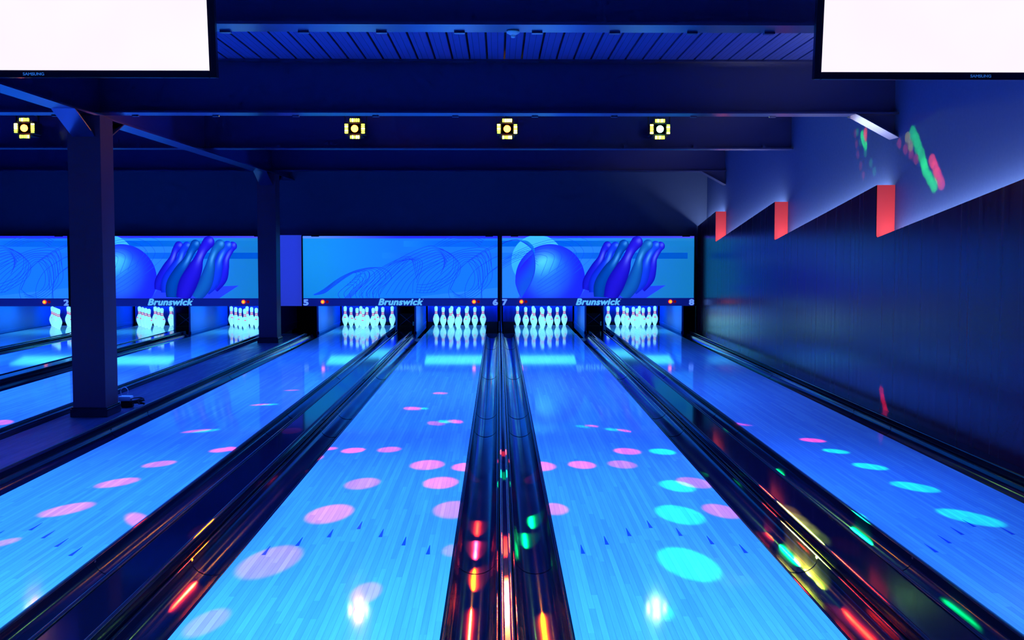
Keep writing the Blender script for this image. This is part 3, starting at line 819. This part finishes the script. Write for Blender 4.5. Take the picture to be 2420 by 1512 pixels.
# ---------------------------------------------------------------- party lights on beam 3
M_house = mat('fixture_housing', (.012, .012, .02), .45)
FIX = [(-5.70, 'red'), (-1.735, 'red'), (.106, 'red'), (1.959, 'green')]
FY, FZ = 12.38, 2.955
flab = ['black party light with red centre lens, far left beside the near column', 'black party light with red centre lens, left of the middle one',
        'black party light with red centre lens, above the middle divider', 'black party light with green white centre lens']
led_cols = [emis('led_yellow', (.8, 1.0, .02), 16), emis('led_white', (1.0, 1.0, .06), 30), emis('led_green', (.4, .9, .06), 4), emis('led_amber', (1.0, .5, .04), 6)]
lens_mat = {'red': emis('red_lens', (1.0, .05, .003), 120), 'green': emis('green_lens', (.14, 1.0, .35), 110)}
rng = random.Random(3)
for i, (fx, c) in enumerate(FIX):
    r = empty('party_light', (fx, FY, FZ)); tag(r, flab[i], 'party light', 'party lights hanging between the beams')
    h = MB(); h.box(-.095, .095, .0, .2, -.095, .095, bev=.012); h.box(-.07, .07, -.004, .0, -.125, .125); h.box(-.125, .125, -.004, .19, -.07, .07, bev=.01)
    h.build('housing', M_house, r)
    br = MB(); br.box(-.135, -.127, .06, .10, -.02, .19); br.box(.127, .135, .06, .10, -.02, .19); br.box(-.135, .135, .06, .10, .182, .19); br.box(-.02, .02, .06, .375, .19, .20)
    br.build('bracket', M_house, r)
    MB().lathe([(.042, 0), (.042, .012), (.036, .018), (.02, .024), (.0008, .026)], seg=24, axis='y').build('centre_lens', lens_mat[c], r, (.0, -.004, 0))
    for bank in range(4):
        for q in range(5):
            o_ = (q - 2) * .0235
            if bank < 2:
                s = 1 if bank else -1; cx, cz, hx, hz = o_, s * .101, .0088, .019
            else:
                s = 1 if bank == 3 else -1; cx, cz, hx, hz = s * .101, o_, .019, .0088
            k_ = rng.choice([0, 0, 1, 1, 2, 0, 3 if i == 3 else 1])
            l_ = MB().box(cx - hx, cx + hx, -.014, -.004, cz - hz, cz + hz, bev=.004)
            l_.build('led_window', led_cols[k_], r)

# coloured beams of the party lights, and near blobs from added unseen sources -------------------------
def spot(fi, tgt, radius, col, power, blend=.25):
    src = Vector(fi) if isinstance(fi, tuple) else Vector((FIX[fi][0], FY - .05, FZ)); tg = Vector(tgt); d = tg - src
    l = bpy.data.lights.new('party_and_added_beam', 'SPOT'); l.color = col; l.energy = power
    l.spot_size = 2 * math.atan(radius / d.length); l.spot_blend = blend; l.shadow_soft_size = .012
    o = bpy.data.objects.new('party_and_added_beam', l); COL.objects.link(o)
    o.location = src; o.rotation_euler = d.to_track_quat('-Z', 'Y').to_euler()
    return o
def floor_at(px, py, z=0):
    # point of the lane seen at this pixel of the photograph
    f = FPX; pit_, yaw_ = .050374, .0133156
    fw = Vector((math.sin(yaw_) * math.cos(pit_), math.cos(yaw_) * math.cos(pit_), -math.sin(pit_)))
    r_ = Vector((math.cos(yaw_), -math.sin(yaw_), 0)); u_ = r_.cross(fw)
    d = fw + r_ * (px - 1210) / f - u_ * (py - 705) / f
    t = (z - H) / d.z
    return Vector((0, 0, H)) + d * t
RED = (1.0, .03, .10); GRN = (.0, 1.0, .22)
#      px    py   half-width px, strength, fixture, colour
BLOBS = [(160, 1203, 70, 1, 0, 'r'), (279, 1140, 55, 1, 0, 'r'), (377, 1096, 42, .8, 0, 'r'), (525, 1063, 31, 1, 0, 'r'), (10, 1282, 38, .7, 0, 'r'), (5, 998, 28, 1, 0, 'r'),
         (780, 1213, 60, 1.0, 1, 'r'), (857, 1142, 44, .7, 1, 'r'), (640, 1325, 84, .55, 1, 'r'), (835, 1064, 29, 1.2, 1, 'r'), (920, 1062, 29, .8, 1, 'r'),
         (1010, 1098, 42, 1, 2, 'r'), (1100, 1103, 34, 1.2, 2, 'r'), (1042, 1140, 43, 1.2, 2, 'r'), (1072, 1203, 50, .8, 2, 'r'), (1275, 1101, 40, 1.1, 2, 'r'),
         (1375, 1098, 34, 1.1, 2, 'r'), (1470, 1097, 36, .6, 3, 'r'), (1482, 1066, 34, .9, 3, 'r'), (1310, 1202, 34, 1.0, 2, 'r'), (1640, 1140, 46, .6, 3, 'r'), (1705, 1207, 50, .8, 3, 'r'),
         (780, 1060, 18, 1, 1, 'r'), (490, 1470, 60, .4, 1, 'r'), (865, 1400, 40, .5, 1, 'r'), (1070, 1300, 26, .4, 2, 'r'),
         (1565, 1067, 33, 1, 3, 'g'), (1600, 1148, 46, 1, 3, 'g'), (1605, 1215, 62, 1, 3, 'g'), (1625, 1330, 80, 1.2, 3, 'g'), (1560, 1440, 34, 1.0, 3, 'g'),
         (1920, 1040, 32, 1.2, 3, 'r'), (1975, 1066, 34, 1, 3, 'g'), (2055, 1102, 45, 1, 3, 'g'), (2160, 1150, 62, 1, 3, 'g'), (2290, 1222, 88, .9, 3, 'g'),
         (465, 1018, 19, 1.2, 0, 'r'), (487, 1018, 12, 1, 0, 'g'), (615, 956, 18, 1.2, 1, 'r'), (637, 956, 10, 1, 1, 'g'), (690, 922, 14, .8, 1, 'r'), (975, 965, 22, 1.2, 1, 'r'), (1000, 965, 12, 1, 1, 'g'), (1040, 929, 18, .9, 2, 'r'),
         (1076, 996, 20, 1.3, 2, 'r'), (1050, 996, 18, 1, 2, 'g'), (1030, 1000, 22, .7, 2, 'r'), (1398, 1006, 17, 1.2, 2, 'r'), (1376, 1008, 14, .9, 3, 'g'), (1474, 1017, 19, 1.2, 3, 'r'), (1447, 1015, 18, 1, 3, 'g'), (1748, 1002, 12, 1.2, 3, 'r'),
         (685, 1038, 26, 1.6, 1, 'R'), (1190, 1142, 10, 2, 2, 'G'), (1265, 1222, 24, 3, 3, 'G'), (1820, 1083, 24, 3, 3, 'G'), (1730, 1040, 20, 1.2, 3, 'G'), (1650, 1085, 18, 2, 3, 'G'), (1130, 1240, 26, 3, 2, 'R'), (745, 1080, 20, 1.2, 1, 'R')]
for px, py, hw, s, fi, c in BLOBS:
    tg = floor_at(px, py); mpp = tg.y / FPX
    if c in 'rg' and px > 6: fi = (3 if px < 960 else 1) if tg.y > 8.3 else (tg.x * .25, 9.75, 2.79)  # nearer blobs start from an added bodiless source behind a beam
    sv = Vector(fi) if isinstance(fi, tuple) else Vector((FIX[fi][0], FY, FZ))
    dv = sv - tg; d = dv.length; hz = math.hypot(dv.x, dv.y); ux, uy = dv.x / hz, dv.y / hz
    wx, wy = 1.0, -tg.x / tg.y
    rad_ = hw * mpp / math.hypot(-uy * wx + ux * wy, (ux * wx + uy * wy) * d / dv.z) * 1.04
    base = 5400.0 if c in 'rg' else 7000
    col = RED if c in 'rR' else GRN
    spot(fi, tg, rad_, col, base * s * (d / 7.0) ** 2 * (1.0 if c in 'rR' else .75), .35)
# hot beams that graze the glossy gutters and covers
DRED = (1.0, .02, .006)
for px, py, z, hw, fi, col, p in [
        (1893, 1300, -.075, 22, 3, (1, .5, .02), 300000), (1915, 1325, -.075, 24, 3, (1, .9, .06), 500000), (1940, 1350, -.075, 24, 3, (.9, 1, .06), 500000), (1967, 1376, -.075, 22, 3, (.6, 1, .03), 300000),
        (1840, 1245, -.07, 26, 3, DRED, 40000), (1790, 1250, -.05, 16, 3, DRED, 12000), (1865, 1298, -.06, 9, 3, GRN, 60000), (1935, 1405, -.03, 36, 3, DRED, 60000), (2050, 1480, -.075, 40, 3, DRED, 60000),
        (2075, 1395, .055, 22, 3, DRED, 30000), (2000, 1290, .055, 18, 3, DRED, 14000), (2030, 1245, -.04, 12, 3, GRN, 50000), (2230, 1410, -.03, 18, 3, GRN, 30000),
        (1137, 1360, -.075, 24, 2, (1, .04, .0), 60000), (1130, 1240, -.07, 24, 2, DRED, 26000), (1190, 1072, .035, 9, 2, DRED, 90000), (1190, 1290, .035, 12, 2, DRED, 16000), (1192, 1400, .035, 16, 2, DRED, 14000), (1192, 1480, .035, 18, 2, DRED, 8000),
        (1290, 1485, -.075, 30, 2, (1, .08, .0), 30000), (1118, 1470, -.075, 22, 2, DRED, 12000), (1268, 1226, -.07, 22, 2, GRN, 40000),
        (440, 1355, -.07, 12, 1, (1, .1, .0), 40000), (450, 1375, -.04, 8, 1, DRED, 30000), (335, 1262, -.05, 14, 0, DRED, 25000), (570, 1082, -.05, 9, 0, DRED, 20000)]:
    tg = floor_at(px, py, z)
    spot(fi, tg, hw * tg.y / FPX * 1.2, col, p * .5, .6)
# patches on the upper side wall and on the cladding
def wall_at(px, py, X):
    f = FPX; pit_, yaw_ = .050374, .0133156
    fw = Vector((math.sin(yaw_) * math.cos(pit_), math.cos(yaw_) * math.cos(pit_), -math.sin(pit_)))
    r_ = Vector((math.cos(yaw_), -math.sin(yaw_), 0)); u_ = r_.cross(fw)
    d = fw + r_ * (px - 1210) / f - u_ * (py - 705) / f
    return Vector((0, 0, H)) + d * (X / d.x)
RW, GW_, YW = (1, .05, .02), (.03, 1, .08), (1, .75, .03)
def streak(pts, rr, col, p, fi=1, X=3.67):
    for px, py in pts: spot(fi, wall_at(px, py, X), rr, col, p * (3.2 if X > 3.6 else 1), .5)
streak([(2183, 385), (2187, 402), (2197, 420), (2207, 437)], .068, GW_, 1500)
streak([(2203, 380), (2210, 395), (2216, 412), (2224, 432)], .066, RW, 1700)
streak([(2157, 315), (2165, 330), (2170, 347), (2177, 365)], .075, GW_, 800)
streak([(2125, 338), (2140, 352), (2153, 364), (2165, 376)], .05, RW, 500)
streak([(2145, 325), (2152, 343)], .06, YW, 500)
streak([(2037, 318), (2040, 332), (2045, 345)], .035, GW_, 1300)
streak([(2045, 312), (2046, 325)], .035, RW, 1600)
streak([(2021, 315), (2024, 340), (2027, 365), (2034, 392), (2040, 415)], .05, RW, 220)
streak([(2026, 312), (2034, 335), (2045, 360), (2058, 385), (2066, 405)], .05, GW_, 200)
streak([(2083, 925), (2086, 943), (2090, 960), (2094, 974)], .032, (1, .01, .03), 4200, 1, 3.5)
# ---------------------------------------------------------------- screens
M_scr = emis('screen_glow', (1.0, .93, 1.0), 3.0)
N, L, b = nodes(M_scr)
tc = N.new('ShaderNodeTexCoord'); n = N.new('ShaderNodeTexNoise'); n.inputs['Scale'].default_value = 2.5
L.new(tc.outputs['Object'], n.inputs['Vector'])
mx = N.new('ShaderNodeMix'); mx.data_type = 'RGBA'; mx.inputs[6].default_value = (.98, .84, 1.0, 1); mx.inputs[7].default_value = (1, .97, 1, 1)
L.new(n.outputs['Fac'], mx.inputs[0]); L.new(mx.outputs[2], b.inputs['Emission Color']); b.inputs['Emission Strength'].default_value = 1.04
M_logo = mat('grey_logo', (.45, .45, .55), .4)
for sx, lb, xe in ((-1, 'large glowing white flat screen hanging at the upper left', -1.066), (1, 'large glowing white flat screen hanging at the upper right', 1.205)):
    W, Hh = 1.28, .74
    r = empty('flat_screen', (xe + sx * W / 2, 3.9, 2.166)); tag(r, lb, 'screen', 'screens hanging over the lanes')
    r.rotation_euler = (R(6), 0, 0)
    bz = .028
    h = MB(); h.box(-W / 2, -W / 2 + bz, 0, .03, 0, Hh, bev=.003); h.box(W / 2 - bz, W / 2, 0, .03, 0, Hh, bev=.003)
    h.box(-W / 2 + bz, W / 2 - bz, 0, .03, 0, bz, bev=.003); h.box(-W / 2 + bz, W / 2 - bz, 0, .03, Hh - bz, Hh, bev=.003)
    h.box(-W / 2 + .01, W / 2 - .01, .03, .05, .01, Hh - .01)
    h.build('bezel', M_bezel, r)
    MB().box(-W / 2 + bz, W / 2 - bz, .012, .03, bz, Hh - bz).build('display', M_scr, r)
    text_mesh('SAMSUNG', .011, r, 'brand_lettering', (-.05 if sx < 0 else .0, -.001, .0135), M_logo, off=.03, w=.08)
    MB().box(-.04, .04, .05, .10, .3, 1.1).build('mounting_arm', M_black, r)
tag(MB().box(-6, 3.66, 4.12, 4.17, 2.535, 2.60, bev=.004).build('screen_rail', M_steel), 'thin steel rail across the top carrying the two screens', 'rail')

# smoke detector under the nearest beam
r = empty('smoke_detector', (.083, 5.80, BZ)); tag(r, 'small white round smoke detector under the nearest ceiling beam', 'smoke detector')
MB().lathe([(.036, 0), (.038, -.006), (.036, -.012), (.022, -.02), (.014, -.024)], seg=24).build('base', M_white, r)
MB().lathe([(.013, -.024), (.013, -.034), (.010, -.038), (.001, -.039)], seg=16).build('sensor_cage', M_white, r)

# white adapter with cable at the foot of the near column
r = empty('power_adapter', (-3.52, 9.62, .011)); tag(r, 'white power adapter with curled cable lying at the foot of the near column', 'power adapter')
MB().box(-.075, .045, -.045, .045, .062, .108, bev=.014).build('adapter_body', M_white, r)
MB().box(-.06, .05, -.02, .04, .0, .061, bev=.01).build('socket_block', M_black, r)
pts = [(-.05, -.02, .10)] + [(-.02 + .035 * math.cos(a), -.02, .150 + .042 * math.sin(a)) for a in [math.pi + -.2 - i * .35 for i in range(11)]]
MB().tube(pts, .0045).build('white_cable', M_white, r)
cp = []
for i in range(60):
    a = i * .55; cp.append((.085 + .055 * math.cos(a) + .012 * math.sin(i * 1.7), -.03 + .05 * math.sin(a), .012 + .045 * abs(math.sin(i * .23)) + .0006 * i))
c_ = MB().tube(cp, .005).build('cable_bundle', M_black); c_.location = (-3.495, 9.60, .018)
tag(c_, 'tangled black cable beside the white adapter near the column', 'cable')
